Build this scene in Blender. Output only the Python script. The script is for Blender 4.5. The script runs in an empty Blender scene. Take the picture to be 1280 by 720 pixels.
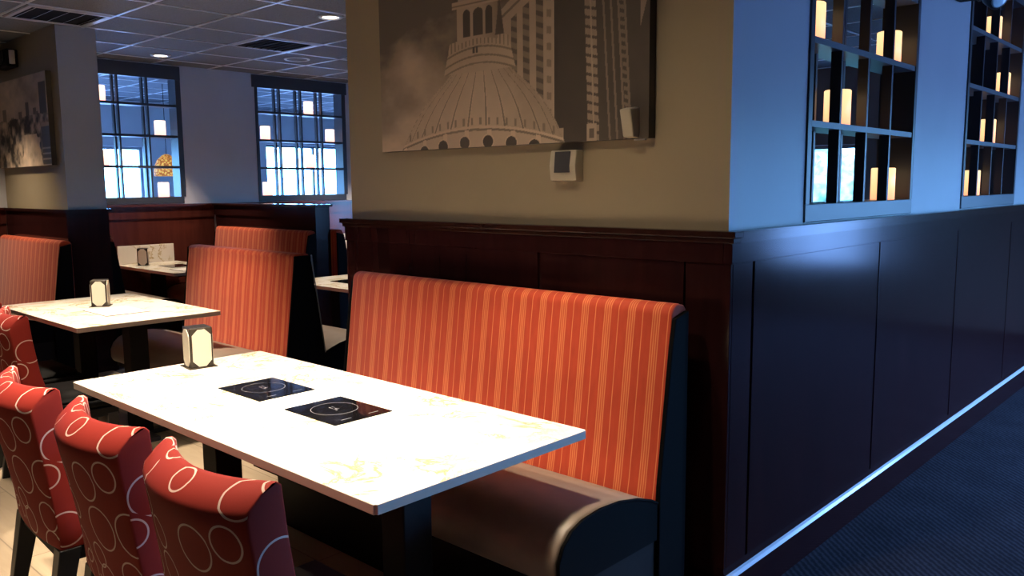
import bpy, bmesh, math, random
import numpy as np
from mathutils import Vector, Matrix
random.seed(7)
PI = math.pi
SC = bpy.context.scene
COL = SC.collection

# ------------------------------------------------------------------ camera
cam_d = bpy.data.cameras.new('camera'); cam = bpy.data.objects.new('camera', cam_d); COL.objects.link(cam)
yaw, pitch, roll = math.radians(42.95), math.radians(7.0), math.radians(-0.5)
fw = Vector((-math.sin(yaw)*math.cos(pitch), math.cos(yaw)*math.cos(pitch), -math.sin(pitch)))
rt = Vector((math.cos(yaw), math.sin(yaw), 0)); up = rt.cross(fw)
rt2 = rt*math.cos(roll) + up*math.sin(roll); up2 = rt2.cross(fw)
M = Matrix((( rt2.x, up2.x, -fw.x, 0), (rt2.y, up2.y, -fw.y, 0), (rt2.z, up2.z, -fw.z, 1.5), (0, 0, 0, 1)))
cam.matrix_world = M
cam_d.sensor_width = 36; cam_d.lens = 36*1036.6/1280; cam_d.clip_start = .05
SC.camera = cam

# ------------------------------------------------------------------ world, exposure
SC.view_settings.view_transform = 'Standard'; SC.view_settings.look = 'None'
SC.view_settings.gamma = 1.0; SC.view_settings.use_curve_mapping = False
SC.view_settings.exposure = 0.0
SC.cycles.use_denoising = True
SC.cycles.sample_clamp_indirect = 6.0
SC.cycles.max_bounces = 8
w = bpy.data.worlds.new('sky'); SC.world = w; w.use_nodes = True
nt = w.node_tree; nt.nodes.clear()
tc = nt.nodes.new('ShaderNodeTexCoord'); sx = nt.nodes.new('ShaderNodeSeparateXYZ'); cr = nt.nodes.new('ShaderNodeValToRGB')
mr = nt.nodes.new('ShaderNodeMapRange'); mr.inputs['From Min'].default_value = -1
bg = nt.nodes.new('ShaderNodeBackground'); wo = nt.nodes.new('ShaderNodeOutputWorld')
nt.links.new(tc.outputs['Generated'], sx.inputs[0]); nt.links.new(sx.outputs['Z'], mr.inputs['Value'])
nt.links.new(mr.outputs[0], cr.inputs[0]); nt.links.new(cr.outputs[0], bg.inputs[0]); nt.links.new(bg.outputs[0], wo.inputs[0])
e = cr.color_ramp.elements
e[0].position = .49; e[0].color = (.02, .035, .05, 1)
e[1].position = .505; e[1].color = (.17, .50, 1.0, 1)
k = cr.color_ramp.elements.new(.62); k.color = (.20, .41, 1.0, 1)
SKY = 36.0
bg.inputs['Strength'].default_value = SKY

def portal(name, loc, rot, sx_, sy_):
    d = bpy.data.lights.new(name, 'AREA'); d.shape = 'RECTANGLE'; d.size = sx_; d.size_y = sy_
    d.cycles.is_portal = True
    o = bpy.data.objects.new(name, d); COL.objects.link(o); o.location = loc; o.rotation_euler = rot
# daylight openings: right wall glazing, outer room glazing, back wall glazing
XR = 2.6            # right wall
portal('daylight_portal', (XR+.02, 5.9, 1.03), (0, PI/2, 0), 1.6, 3.1)
portal('daylight_portal', (-12.42, 2.9, 1.3), (0, -PI/2, 0), 1.8, 5.2)
portal('daylight_portal', (1.325, 9.52, 1.33), (PI/2, 0, 0), 1.1, 1.6)
portal('daylight_portal', (-12.42, 8.35, 1.37), (0, -PI/2, 0), 1.9, 2.1)
portal('daylight_portal', (-3.9, 9.52, 1.35), (PI/2, 0, 0), 1.4, 1.1)

def spot(x, y, power, size=75, blend=.55, col=(1, .80, .58), z=2.74, rad=.06):
    d = bpy.data.lights.new('downlight_lamp', 'SPOT'); d.energy = power; d.color = col
    d.spot_size = math.radians(size); d.spot_blend = blend; d.shadow_soft_size = rad
    o = bpy.data.objects.new('downlight_lamp', d); COL.objects.link(o); o.location = (x, y, z)

# ------------------------------------------------------------------ materials
def mat(name, col=(.8,.8,.8), rough=.5, metal=0, spec=.5, coat=0, emit=None, es=0, build=None):
    m = bpy.data.materials.new(name); m.use_nodes = True
    n = m.node_tree; b = n.nodes['Principled BSDF']
    b.inputs['Base Color'].default_value = (*col, 1); b.inputs['Roughness'].default_value = rough
    b.inputs['Metallic'].default_value = metal; b.inputs['Specular IOR Level'].default_value = spec
    b.inputs['Coat Weight'].default_value = coat; b.inputs['Coat Roughness'].default_value = .12
    if emit: b.inputs['Emission Color'].default_value = (*emit, 1); b.inputs['Emission Strength'].default_value = es
    if build: build(n, b)
    return m
def N(n, t, **kw):
    x = n.nodes.new(t)
    for k_, v in kw.items(): setattr(x, k_, v)
    return x
def mth(n, op, a, b=None, c=None):
    x = N(n, 'ShaderNodeMath', operation=op)
    for i, v in enumerate((a, b, c)):
        if v is None: continue
        if isinstance(v, (int, float)): x.inputs[i].default_value = v
        else: n.links.new(v, x.inputs[i])
    return x.outputs[0]
def ramp(n, fac, stops, interp='LINEAR'):
    r = N(n, 'ShaderNodeValToRGB'); r.color_ramp.interpolation = interp
    el = r.color_ramp.elements
    while len(el) > 1: el.remove(el[-1])
    el[0].position = stops[0][0]; el[0].color = (*stops[0][1], 1)
    for p, c in stops[1:]:
        x = el.new(p); x.color = (*c, 1)
    n.links.new(fac, r.inputs[0]); return r.outputs[0]
def objc(n, out='Object'):
    return N(n, 'ShaderNodeTexCoord').outputs[out]
def noise(n, vec, scale, detail=4, rough=.5, dist=0):
    x = N(n, 'ShaderNodeTexNoise'); x.inputs['Scale'].default_value = scale; x.inputs['Detail'].default_value = detail
    x.inputs['Roughness'].default_value = rough; x.inputs['Distortion'].default_value = dist
    n.links.new(vec, x.inputs['Vector']); return x.outputs['Fac']
def scalev(n, vec, s):
    x = N(n, 'ShaderNodeMapping'); x.inputs['Scale'].default_value = s; n.links.new(vec, x.inputs['Vector']); return x.outputs[0]
def bump(n, b, h, strength=.3, dist=.002):
    x = N(n, 'ShaderNodeBump'); x.inputs['Strength'].default_value = strength; x.inputs['Distance'].default_value = dist
    n.links.new(h, x.inputs['Height']); n.links.new(x.outputs[0], b.inputs['Normal'])

def wood_b(dark, light, s=(1, 1, .12), sc=14):
    def f(n, b):
        v = scalev(n, objc(n), s); a = noise(n, v, sc, 6, .6, .6)
        n.links.new(ramp(n, a, [(.3, dark), (.75, light)]), b.inputs['Base Color'])
        g = noise(n, objc(n), 3, 3)
        n.links.new(mth(n, 'MULTIPLY_ADD', g, .05, .13), b.inputs['Roughness'])
    return f
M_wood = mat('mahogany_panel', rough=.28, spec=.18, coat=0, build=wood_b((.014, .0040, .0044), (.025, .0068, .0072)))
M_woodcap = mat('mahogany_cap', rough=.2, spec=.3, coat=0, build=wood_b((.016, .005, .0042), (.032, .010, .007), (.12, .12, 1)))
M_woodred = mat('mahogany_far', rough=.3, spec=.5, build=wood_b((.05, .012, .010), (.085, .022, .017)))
M_gap = mat('panel_gap_black', (.003, .003, .004), .8)
M_black = mat('black_lacquer', (.004, .004, .005), .6, spec=.15)
M_blackvinyl = mat('black_vinyl', (.0022, .0023, .0027), .65, spec=.05)
M_blackmetal = mat('black_metal', (.012, .012, .014), .4, metal=.3)
M_lattice = mat('dark_blue_grey_paint', (.035, .035, .042), .38)
M_rail = mat('grey_paint_rail', (.11, .12, .135), .4)
M_ledge = mat('ledge_highlight_paint', (.75, .75, .78), .2)  # pale colour paints the daylight highlight along the baseboard ledge

def paint(col):
    def f(n, b):
        a = noise(n, objc(n), 2.2, 3)
        c2 = tuple(c*.93 for c in col)
        n.links.new(ramp(n, a, [(.3, c2), (.7, col)]), b.inputs['Base Color'])
        bump(n, b, noise(n, objc(n), 220, 2), .12, .0006)
    return f
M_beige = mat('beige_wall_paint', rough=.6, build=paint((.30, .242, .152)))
M_grey_lit = mat('grey_wall_paint_lit', rough=.55, build=paint((.62, .63, .66)))  # lighter copy of the grey wall paint, far wall's daylight put into colour
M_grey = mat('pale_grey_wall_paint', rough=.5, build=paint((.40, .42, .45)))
M_room = mat('brown_room_paint', rough=.7, build=paint((.14, .105, .09)))

def ceil_b(n, b):
    a = noise(n, objc(n), 90, 5, .7)
    n.links.new(ramp(n, a, [(.35, (.13, .135, .15)), (.6, (.20, .21, .23))]), b.inputs['Base Color'])
    bump(n, b, a, .4, .003)
M_ceil = mat('acoustic_tile', rough=.8, build=ceil_b)
M_tbar = mat('white_ceiling_grid', (.85, .87, .9), .3)

def tile_b(n, b):
    v = objc(n)
    br = N(n, 'ShaderNodeTexBrick'); br.inputs['Scale'].default_value = 1.0
    br.inputs['Brick Width'].default_value = .92; br.inputs['Row Height'].default_value = .2
    br.inputs['Mortar Size'].default_value = .003; br.inputs['Mortar'].default_value = (.22, .18, .13, 1)
    br.inputs['Color1'].default_value = (.36, .29, .205, 1); br.inputs['Color2'].default_value = (.43, .35, .25, 1)
    n.links.new(v, br.inputs['Vector'])
    a = noise(n, scalev(n, v, (.25, 2.4, 1)), 9, 6, .6, .8)
    mx = N(n, 'ShaderNodeMix', data_type='RGBA', blend_type='MULTIPLY'); mx.inputs[0].default_value = .55
    n.links.new(br.outputs['Color'], mx.inputs[6]); n.links.new(ramp(n, a, [(.3, (.7, .68, .66)), (.7, (1, 1, 1))]), mx.inputs[7])
    n.links.new(mx.outputs[2], b.inputs['Base Color'])
M_tile = mat('wood_look_tile', rough=.4, build=tile_b)

def carpet_b(n, b):
    v = objc(n)
    wv = N(n, 'ShaderNodeTexWave', wave_type='BANDS', bands_direction='DIAGONAL'); wv.inputs['Scale'].default_value = 18
    wv.inputs['Distortion'].default_value = 2.5; wv.inputs['Detail'].default_value = 3; wv.inputs['Detail Scale'].default_value = 2.5
    n.links.new(v, wv.inputs['Vector'])
    a = noise(n, v, 4, 4); c = mth(n, 'MULTIPLY_ADD', wv.outputs['Fac'], .5, mth(n, 'MULTIPLY', a, .5))
    n.links.new(ramp(n, c, [(.25, (.026, .026, .034)), (.55, (.05, .05, .062)), (.8, (.082, .082, .098))]), b.inputs['Base Color'])
    bump(n, b, noise(n, v, 400, 2), .6, .004)
M_carpet = mat('blue_grey_carpet', rough=.95, spec=.1, build=carpet_b)

def stripe_b(n, b):
    s = N(n, 'ShaderNodeSeparateXYZ'); n.links.new(objc(n), s.inputs[0])
    f = mth(n, 'FRACT', mth(n, 'MULTIPLY', s.outputs['X'], 10.0))
    base = (.41, .046, .015); band = (.48, .075, .025); ln = (.64, .20, .075)
    st = [(0, band), (.015, ln), (.035, ln), (.05, band), (.09, band), (.105, ln), (.125, ln), (.14, band),
          (.18, band), (.195, ln), (.215, ln), (.23, band), (.27, band), (.285, ln), (.30, ln), (.32, base),
          (.60, base), (.612, ln), (.63, ln), (.645, base), (1, base)]
    c = ramp(n, f, st)
    a = noise(n, scalev(n, objc(n), (1, 1, .2)), 60, 3)
    mx = N(n, 'ShaderNodeMix', data_type='RGBA', blend_type='MULTIPLY'); mx.inputs[0].default_value = .5
    n.links.new(c, mx.inputs[6]); n.links.new(ramp(n, a, [(.3, (.75, .7, .7)), (.7, (1, 1, 1))]), mx.inputs[7])
    n.links.new(mx.outputs[2], b.inputs['Base Color'])
    bump(n, b, noise(n, objc(n), 700, 2), .25, .001)
    b.inputs['Sheen Weight'].default_value = .15
M_stripe = mat('striped_red_upholstery', rough=.75, spec=.25, build=stripe_b)

def vinyl_b(n, b):
    a = noise(n, objc(n), 9, 4)
    n.links.new(ramp(n, a, [(.3, (.17, .135, .11)), (.7, (.21, .17, .14))]), b.inputs['Base Color'])
    bump(n, b, noise(n, objc(n), 260, 2), .2, .0008)
M_vinyl = mat('taupe_vinyl', rough=.42, build=vinyl_b)

def ring_b(n, b):
    uv = objc(n, 'UV')
    masks = []
    for sc, off, rmin, rmax, w_, rnd in ((7.0, (0.3, .1, 0), .16, .44, .017, .8), (4.6, (5.2, 3.7, 0), .16, .36, -.011, .9)):
        mp = N(n, 'ShaderNodeMapping'); mp.inputs['Location'].default_value = off; n.links.new(uv, mp.inputs['Vector'])
        # gentle warp so that the rings are hand-drawn ovals
        v = N(n, 'ShaderNodeTexVoronoi', voronoi_dimensions='2D', feature='F1'); v.inputs['Scale'].default_value = sc
        v.inputs['Randomness'].default_value = rnd; n.links.new(mp.outputs[0], v.inputs['Vector'])
        s = N(n, 'ShaderNodeSeparateColor'); n.links.new(v.outputs['Color'], s.inputs[0])
        r = mth(n, 'MULTIPLY_ADD', s.outputs[0], rmax-rmin, rmin)
        d = mth(n, 'ABSOLUTE', mth(n, 'SUBTRACT', v.outputs['Distance'], r))
        m1 = mth(n, 'LESS_THAN', d, abs(w_))
        if w_ < 0: m1 = mth(n, 'MULTIPLY', m1, mth(n, 'GREATER_THAN', s.outputs[1], .35))
        masks.append(m1)
    mk = mth(n, 'MAXIMUM', masks[0], masks[1])
    mx = N(n, 'ShaderNodeMix', data_type='RGBA'); n.links.new(mk, mx.inputs[0])
    mx.inputs[6].default_value = (.23, .017, .011, 1); mx.inputs[7].default_value = (.62, .46, .40, 1)
    n.links.new(mx.outputs[2], b.inputs['Base Color'])
    bump(n, b, mth(n, 'ADD', noise(n, objc(n), 600, 2), mth(n, 'MULTIPLY', mk, 2.0)), .2, .001)
M_ring = mat('red_ring_upholstery', rough=.8, spec=.25, build=ring_b)

def marble_b(n, b):
    v = objc(n)
    a = noise(n, v, 3.2, 8, .65, 1.6)
    a2 = mth(n, 'ABSOLUTE', mth(n, 'SUBTRACT', a, .5))
    base = (.84, .81, .74)
    c1 = ramp(n, a2, [(0, (.38, .30, .16)), (.012, (.62, .52, .33)), (.035, base), (1, base)])
    g = noise(n, v, 2.3, 3)
    mx = N(n, 'ShaderNodeMix', data_type='RGBA'); n.links.new(ramp(n, g, [(.40, (0,0,0)), (.52, (1,1,1))]), mx.inputs[0])
    mx.inputs[6].default_value = (*base, 1); n.links.new(c1, mx.inputs[7])
    f = noise(n, v, 16, 6, .7, .8)
    m2 = N(n, 'ShaderNodeMix', data_type='RGBA')
    n.links.new(mth(n, 'MULTIPLY', ramp(n, f, [(.62, (0,0,0)), (.68, (1,1,1))]), ramp(n, g, [(.50, (0,0,0)), (.58, (1,1,1))])), m2.inputs[0])
    n.links.new(mx.outputs[2], m2.inputs[6]); m2.inputs[7].default_value = (.55, .42, .20, 1)
    n.links.new(m2.outputs[2], b.inputs['Base Color'])
M_marble = mat('veined_cream_marble', rough=.16, build=marble_b)
M_marble_edge = mat('shaded_marble_edge', (.50, .42, .36), .35)  # darker marble tone paints the shade on the unlit table edge
M_hob = mat('black_ceramic_glass', (.004, .004, .005), .06)
M_hobline = mat('hob_print', (.22, .22, .23), .4)
M_card = mat('cream_card', (.93, .87, .72), .55)
M_holder = mat('dark_brown_leatherette', (.020, .015, .010), .4)
M_paper = mat('white_paper', (.70, .69, .67), .5)
M_cream = mat('cream_plastic', (.50, .45, .33), .4)
M_greyplastic = mat('grey_screen', (.05, .05, .055), .3)
M_canvas_edge = mat('dark_canvas_edge', (.05, .04, .03), .7)
M_white = mat('white_metal', (.8, .8, .8), .35)
M_lens = mat('lamp_lens', (.9, .9, .9), .2, emit=(1, .88, .74), es=9)
M_aluminium = mat('aluminium_mullion', (.22, .24, .27), .35, metal=.5)
M_steelfoot = mat('dark_steel_foot', (.07, .07, .08), .3, metal=.6)

def candle_b(n, b, st=1.9, pale=0):
    s = N(n, 'ShaderNodeSeparateXYZ'); n.links.new(objc(n), s.inputs[0])
    c = ramp(n, mth(n, 'MULTIPLY', s.outputs['Z'], 7.0), [(0, (.95, .36+pale*.3, .16+pale)), (.35, (1, .52+pale*.3, .20+pale)), (1, (1, .64+pale*.3, .27+pale*1.3))])
    n.links.new(c, b.inputs['Emission Color']); b.inputs['Emission Strength'].default_value = st
M_candle = mat('glowing_amber_glass', (.6, .4, .2), .4, build=lambda n, b: candle_b(n, b, 1.45, .03))
M_candle_pale = mat('glowing_pale_glass', (.7, .6, .5), .4, build=lambda n, b: candle_b(n, b, 2.2, .22))

# ------------------------------------------------------------------ mesh helpers
def tag(o, label=None, cat=None, group=None, kind=None):
    if label: o['label'] = label
    if cat: o['category'] = cat
    if group: o['group'] = group
    if kind: o['kind'] = kind
    return o
def thing(name, label, cat, loc=(0, 0, 0), rz=0, group=None):
    o = bpy.data.objects.new(name, None); COL.objects.link(o)
    o.location = loc; o.rotation_euler = (0, 0, rz); o.empty_display_size = .1
    return tag(o, label, cat, group)
def obj(name, bm, m, parent=None, smooth=False, loc=None, bevel=0, seg=2):
    bmesh.ops.recalc_face_normals(bm, faces=bm.faces)
    me = bpy.data.meshes.new(name); bm.to_mesh(me); bm.free()
    for mm in (m if isinstance(m, (list, tuple)) else [m]): me.materials.append(mm)
    if smooth:
        for p in me.polygons: p.use_smooth = True
    o = bpy.data.objects.new(name, me); COL.objects.link(o)
    if parent: o.parent = parent
    if loc: o.location = loc
    if bevel:
        b = o.modifiers.new('bevel', 'BEVEL'); b.width = bevel; b.segments = seg; b.limit_method = 'ANGLE'; b.angle_limit = .6
        if smooth is False:
            for p in me.polygons: p.use_smooth = False
    return o
def bx(bm, x0, x1, y0, y1, z0, z1, mi=0):
    g = [bm.verts.new((x, y, z)) for x in (x0, x1) for y in (y0, y1) for z in (z0, z1)]
    for q in ((0,1,3,2), (4,6,7,5), (0,4,5,1), (2,3,7,6), (0,2,6,4), (1,5,7,3)):
        f = bm.faces.new([g[i] for i in q]); f.material_index = mi
    return g
def box(*a):
    bm = bmesh.new(); bx(bm, *a); return bm
def boxes(L):
    bm = bmesh.new()
    for a in L: bx(bm, *a)
    return bm
def extr_x(prof, x0, x1, bm=None):
    """closed (y,z) outline extruded along x"""
    bm = bm or bmesh.new()
    a = [bm.verts.new((x0, y, z)) for y, z in prof]; b = [bm.verts.new((x1, y, z)) for y, z in prof]
    n_ = len(prof)
    for i in range(n_):
        j = (i+1) % n_; bm.faces.new((a[i], a[j], b[j], b[i]))
    bm.faces.new(a); bm.faces.new(b[::-1]); return bm
def lathe(prof, seg=24, bm=None, cx=0, cy=0):
    bm = bm or bmesh.new(); rings = []
    for r, z in prof:
        rings.append([bm.verts.new((cx+r*math.cos(2*PI*i/seg), cy+r*math.sin(2*PI*i/seg), z)) for i in range(seg)])
    for p, q in zip(rings, rings[1:]):
        for i in range(seg):
            j = (i+1) % seg; bm.faces.new((p[i], p[j], q[j], q[i]))
    bm.faces.new(rings[0][::-1]); bm.faces.new(rings[-1]); return bm
def taper(bm, top, bot, zt, zb):
    """four sided leg: top/bot = (cx, cy, hx, hy)"""
    def r(c, z): 
        return [bm.verts.new((c[0]+sx_*c[2], c[1]+sy_*c[3], z)) for sx_, sy_ in ((-1,-1),(1,-1),(1,1),(-1,1))]
    a, b = r(top, zt), r(bot, zb)
    for i in range(4):
        j = (i+1) % 4; bm.faces.new((a[i], a[j], b[j], b[i]))
    bm.faces.new(a); bm.faces.new(b[::-1])
def tube(pts, r, bm=None, seg=8):
    bm = bm or bmesh.new(); rings = []
    for i, p in enumerate(pts):
        p = Vector(p); d = (Vector(pts[min(i+1, len(pts)-1)]) - Vector(pts[max(i-1, 0)])).normalized()
        a = d.orthogonal().normalized() if not rings else (prev - d*prev.dot(d)).normalized()
        prev = a; b = d.cross(a)
        rings.append([bm.verts.new(p + a*r*math.cos(2*PI*k_/seg) + b*r*math.sin(2*PI*k_/seg)) for k_ in range(seg)])
    for p, q in zip(rings, rings[1:]):
        for i in range(seg):
            j = (i+1) % seg; bm.faces.new((p[i], p[j], q[j], q[i]))
    bm.faces.new(rings[0][::-1]); bm.faces.new(rings[-1]); return bm
def struct(name, bm, m, parent=None, **kw):
    o = obj(name, bm, m, parent, **kw)
    if parent is None: o['kind'] = 'structure'
    return o
def copy_tree(o, parent=None):
    c = o.copy(); COL.objects.link(c)
    if parent: c.parent = parent
    for ch in [x for x in o.children]:
        copy_tree(ch, c)
    return c

# ------------------------------------------------------------------ room shell
ZC = 2.78; XF = -1.364; YF = 2.535; XL = -8.6; YB = 9.4; YFr = -2.6; XO = -12.4
CAP = 1.345
struct('floor', box(XO-.2, -1.0, YFr-.2, 2.7, -.1, 0), M_tile)
fl2 = struct('floor', boxes([(XO-.2, -1.0, 2.7, YB+.2, -.1, 0), (-1.0, XR+.2, YFr-.2, YB+.2, -.1, 0)]), M_carpet)
struct('ceiling', box(XO-.2, XR+.2, YFr-.2, YB+.2, ZC, ZC+.1), M_ceil)
# ceiling grid (T-bars)
bm = bmesh.new()
for i in range(-6, 19):
    x = -5.245 - .605*i
    if XO < x < XR: bx(bm, x-.010, x+.010, YFr, YB, ZC-.006, ZC)
for i in range(-8, 12):
    y = 2.655 + .605*i
    if YFr < y < YB: bx(bm, XO, XR, y-.0101, y+.0101, ZC-.0065, ZC)
o = struct('trim_1', bm, M_tbar)

# front beige wall with return (wall behind the big bench)
struct('wall_front_block', box(-3.46, XF-.001, YF, YF+.33, 0, ZC), M_beige)
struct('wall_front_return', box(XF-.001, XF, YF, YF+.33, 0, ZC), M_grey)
T = .15
def lattice_wall(name, xf, y0, y1, wins, ztop=2.70, m=None):
    """wall in a plane x = xf facing +x, thickness T, with lattice openings"""
    bm = bmesh.new(); xb = xf - T
    bx(bm, xb, xf, y0, y1, 0, 1.35)
    bx(bm, xb, xf, y0, y1, ztop, ZC)
    ys = [y0] + [v for a in wins for v in a] + [y1]
    for i in range(0, len(ys), 2):
        if ys[i+1] - ys[i] > .01: bx(bm, xb, xf, ys[i], ys[i+1], 1.35, ztop)
    return struct(name, bm, m or M_grey)
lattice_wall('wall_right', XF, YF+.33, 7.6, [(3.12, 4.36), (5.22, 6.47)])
lattice_wall('wall_left', XL, YFr, YB, [(.75, 2.0), (2.88, 4.13), (5.01, 6.22)], m=M_grey_lit)  # first opening is for the added, unseen lattice window
wn = 0
def lattice_window(xf, y0, y1, ztop=2.70):
    global wn; wn += 1
    t = thing('window_%d' % wn, None, None, (xf - T/2, y0, 0)); t['kind'] = 'structure'
    W = y1 - y0; h = T/2
    obj('bottom_rail', box(-h-.008, h+.008, 0, W, 1.35, 1.42), M_rail if xf > -3 else M_lattice, t, bevel=.003)
    fr = boxes([(-h-.008, h+.008, 0, .035, 1.42, ztop), (-h-.008, h+.008, W-.035, W+(0 if xf > -3 else .02), 1.42, ztop), (-h-.008, h+.008, .035, W-.035, ztop-.06, ztop)])
    obj('window_frame', fr, M_lattice, t)
    for z in (1.73, 2.045, 2.36):
        obj('shelf', box(-h-.004, h+.004, .035, W-.035, z-.012, z+.012), M_rail if xf > -3 else M_lattice, t)
    c = (W-.07)/4
    for s in (1, -1):
        for i in (1, 2, 3):
            y = .035 + c*i; x = s*(h-.022)
            zs = [1.42, 1.718, 2.033, 2.348, ztop-.06]; zt = [1.742, 2.057, 2.372]
            b = bmesh.new()
            for z0, z1 in zip([1.42]+zt, [1.718, 2.033, 2.348, ztop-.06]): bx(b, x-.022, x+.022, y-.009, y+.009, z0, z1)
            obj('mullion', b, M_lattice, t)
    return t
lattice_window(XF, 3.12, 4.36); lattice_window(XF, 5.22, 6.47)
lattice_window(XL, 2.88, 4.13); lattice_window(XL, 5.01, 6.22); lattice_window(XL, .75, 2.0)  # last one is unseen, added to let more light into the left side
# dark header over the far lattice windows
struct('trim_2', boxes([(XL, XL+.012, 2.86, 4.15, 2.63, ZC-.012), (XL, XL+.012, 4.98, 6.26, 2.63, ZC-.012)]), M_lattice)

# wainscot pieces ------------------------------------------------
def capmould(bm, x0, x1, y0, y1):
    bx(bm, x0, x1, y0, y1, CAP-.022, CAP)
# front wainscot (faces -y) sits proud of the beige wall
P = .024
bm = bmesh.new()
bx(bm, -3.46-P, XF-.001, YF-P*.4, YF, .13, 1.245)                        # backing
for x0, x1 in ((-3.46-P, -2.197), (-2.183, -1.52)): bx(bm, x0, x1, YF-P, YF-P*.4, .16, 1.235)
bx(bm, -1.512, XF+P, YF-P, YF-P*.4, .13, 1.235)
bx(bm, -3.46-P, XF-.001, YF-P*1.35, YF, 1.235, CAP-.022)
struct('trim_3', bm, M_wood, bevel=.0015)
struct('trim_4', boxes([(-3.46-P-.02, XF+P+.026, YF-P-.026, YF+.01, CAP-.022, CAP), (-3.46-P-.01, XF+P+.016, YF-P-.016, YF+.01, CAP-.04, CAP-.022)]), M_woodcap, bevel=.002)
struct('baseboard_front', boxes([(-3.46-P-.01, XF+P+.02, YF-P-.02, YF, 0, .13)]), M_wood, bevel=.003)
# left return of the block
struct('trim_5', boxes([(-3.46-P, -3.46, YF+.001, YF+.33, 0, CAP-.022), (-3.46-P-.02, -3.46, YF+.011, YF+.35, CAP-.022, CAP)]), M_wood)
# right wall wainscot (faces +x)
bm = bmesh.new()
bx(bm, XF, XF+P*.4, YF, 7.6, .13, 1.24)
for y0, y1 in ((YF-P*.3, 2.667), (2.683, 3.892), (3.908, 5.122), (5.138, 6.352), (6.368, 7.6)):
    bx(bm, XF+P*.4, XF+P, y0, y1, .16, 1.235)
bx(bm, XF, XF+P*1.35, YF-P*1.35, 7.6, 1.235, CAP-.022)
struct('trim_6', bm, M_wood, bevel=.0015)
struct('trim_7', boxes([(XF, XF+P+.026, YF+.0101, 7.6, CAP-.022, CAP), (XF, XF+P+.016, YF+.0101, 7.6, CAP-.04, CAP-.022)]), M_woodcap)
bm = extr_x([(0, 0), (.046, 0), (.046, .128), (.038, .138), (.030, .143), (.024, .165), (0, .165)], 0, 7.6-YF+.03)
bmesh.ops.rotate(bm, verts=bm.verts, matrix=Matrix(((0, 1, 0), (1, 0, 0), (0, 0, 1))))
bmesh.ops.translate(bm, verts=bm.verts, vec=(XF, YF-.03, 0))
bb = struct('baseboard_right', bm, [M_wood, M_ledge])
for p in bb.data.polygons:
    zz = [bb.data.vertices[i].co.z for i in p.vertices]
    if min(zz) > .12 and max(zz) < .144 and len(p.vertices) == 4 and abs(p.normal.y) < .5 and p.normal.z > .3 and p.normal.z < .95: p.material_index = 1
# left block (column L)
XLc = -7.10; YLc = 2.45
struct('wall_column_block', box(XL, XLc-.001, YLc, YLc+.30, 0, ZC), M_beige)
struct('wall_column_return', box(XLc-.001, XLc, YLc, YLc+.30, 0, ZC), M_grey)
struct('trim_8', boxes([(XL+.03, XLc+P, YLc-P, YLc, 0, CAP-.022), (XLc, XLc+P, YLc, YLc+.30, 0, CAP-.022), (XL+.03, XLc+P+.02, YLc-P-.02, YLc, CAP-.022, CAP), (XLc, XLc+P+.02, YLc, YLc+.32, CAP-.022, CAP)]), M_wood)
# far-left wall wainscot
bm = bmesh.new()
for a, b in ((YFr, YLc-P), (YLc+.30, 4.45), (4.59, YB)):
    bx(bm, XL, XL+P*.6, a, b, 0, CAP-.022)
    bx(bm, XL+P*.6, XL+P, a, b, 1.2, CAP-.022)
    bx(bm, XL, XL+P+.02, a, b, CAP-.022, CAP)
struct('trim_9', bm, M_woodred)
# half height partition with end post
HX = -6.62
pt = thing('wall_partition', None, None, (0, 0, 0)); pt['kind'] = 'structure'
obj('partition_panel', boxes([(XL+.05, HX-.14, 4.45, 4.57, 0, 1.22), (XL+.05, HX-.14, 4.435, 4.585, 1.22, CAP-.022)]), M_wood, pt)
obj('end_post', boxes([(HX-.14, HX, 4.43, 4.59, 0, CAP-.022)]), M_wood, pt, bevel=.003)
obj('cap', boxes([(XL+.05, HX+.025, 4.41, 4.61, CAP-.022, CAP)]), M_woodcap, pt, bevel=.004)

# outer shells
def wall_open(name, axis, pos, th, a0, a1, opens, m):
    """wall with rectangular openings; opens = (a0,a1,z0,z1)"""
    bm = bmesh.new(); cur = a0
    def b(p0, p1, z0, z1):
        if p1-p0 < .001 or z1-z0 < .001: return
        if axis == 'x': bx(bm, min(pos, pos+th), max(pos, pos+th), p0, p1, z0, z1)
        else: bx(bm, p0, p1, min(pos, pos+th), max(pos, pos+th), z0, z1)
    for o0, o1, z0, z1 in opens:
        b(cur, o0, 0, ZC); b(o0, o1, 0, z0); b(o0, o1, z1, ZC); cur = o1
    b(cur, a1, 0, ZC); return struct(name, bm, m)
M_blue = mat('pale_blue_wall_paint', rough=.6, build=paint((.58, .60, .64)))
wall_open('wall_far_left', 'x', XO, -.2, YFr, YB, [(.4, 5.38, .5, 2.12), (7.4, 9.3, .5, 2.22)], M_blue)
wall_open('wall_far_right', 'x', XR, .2, YFr, YB, [(4.4, 7.4, .25, 1.80)], M_room)
wall_open('wall_back', 'y', YB, .2, XO, XR, [(-4.4, -3.42, .7, 1.93), (.80, 1.85, .56, 2.10)], M_room)
struct('wall_front', box(XO, XR, YFr-.2, YFr, 0, ZC), M_room)
def glazing(axis, pos, a0, a1, z0, z1, nm, nz=0):
    global wn; wn += 1
    bm = bmesh.new(); f = .04
    def b(p0, p1, q0, q1):
        if axis == 'x': bx(bm, pos-.03, pos+.03, p0, p1, q0, q1)
        else: bx(bm, p0, p1, pos-.03, pos+.03, q0, q1)
    b(a0, a1, z0, z0+f); b(a0, a1, z1-f, z1)
    for i in range(nm+1):
        a = a0 + f/2 + (a1-a0-f)*i/nm; b(a-f/2, a+f/2, z0+f, z1-f)
    t = thing('window_%d' % wn, None, None, (0, 0, 0)); t['kind'] = 'structure'
    obj('window_frame', bm, M_aluminium, t)
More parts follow.
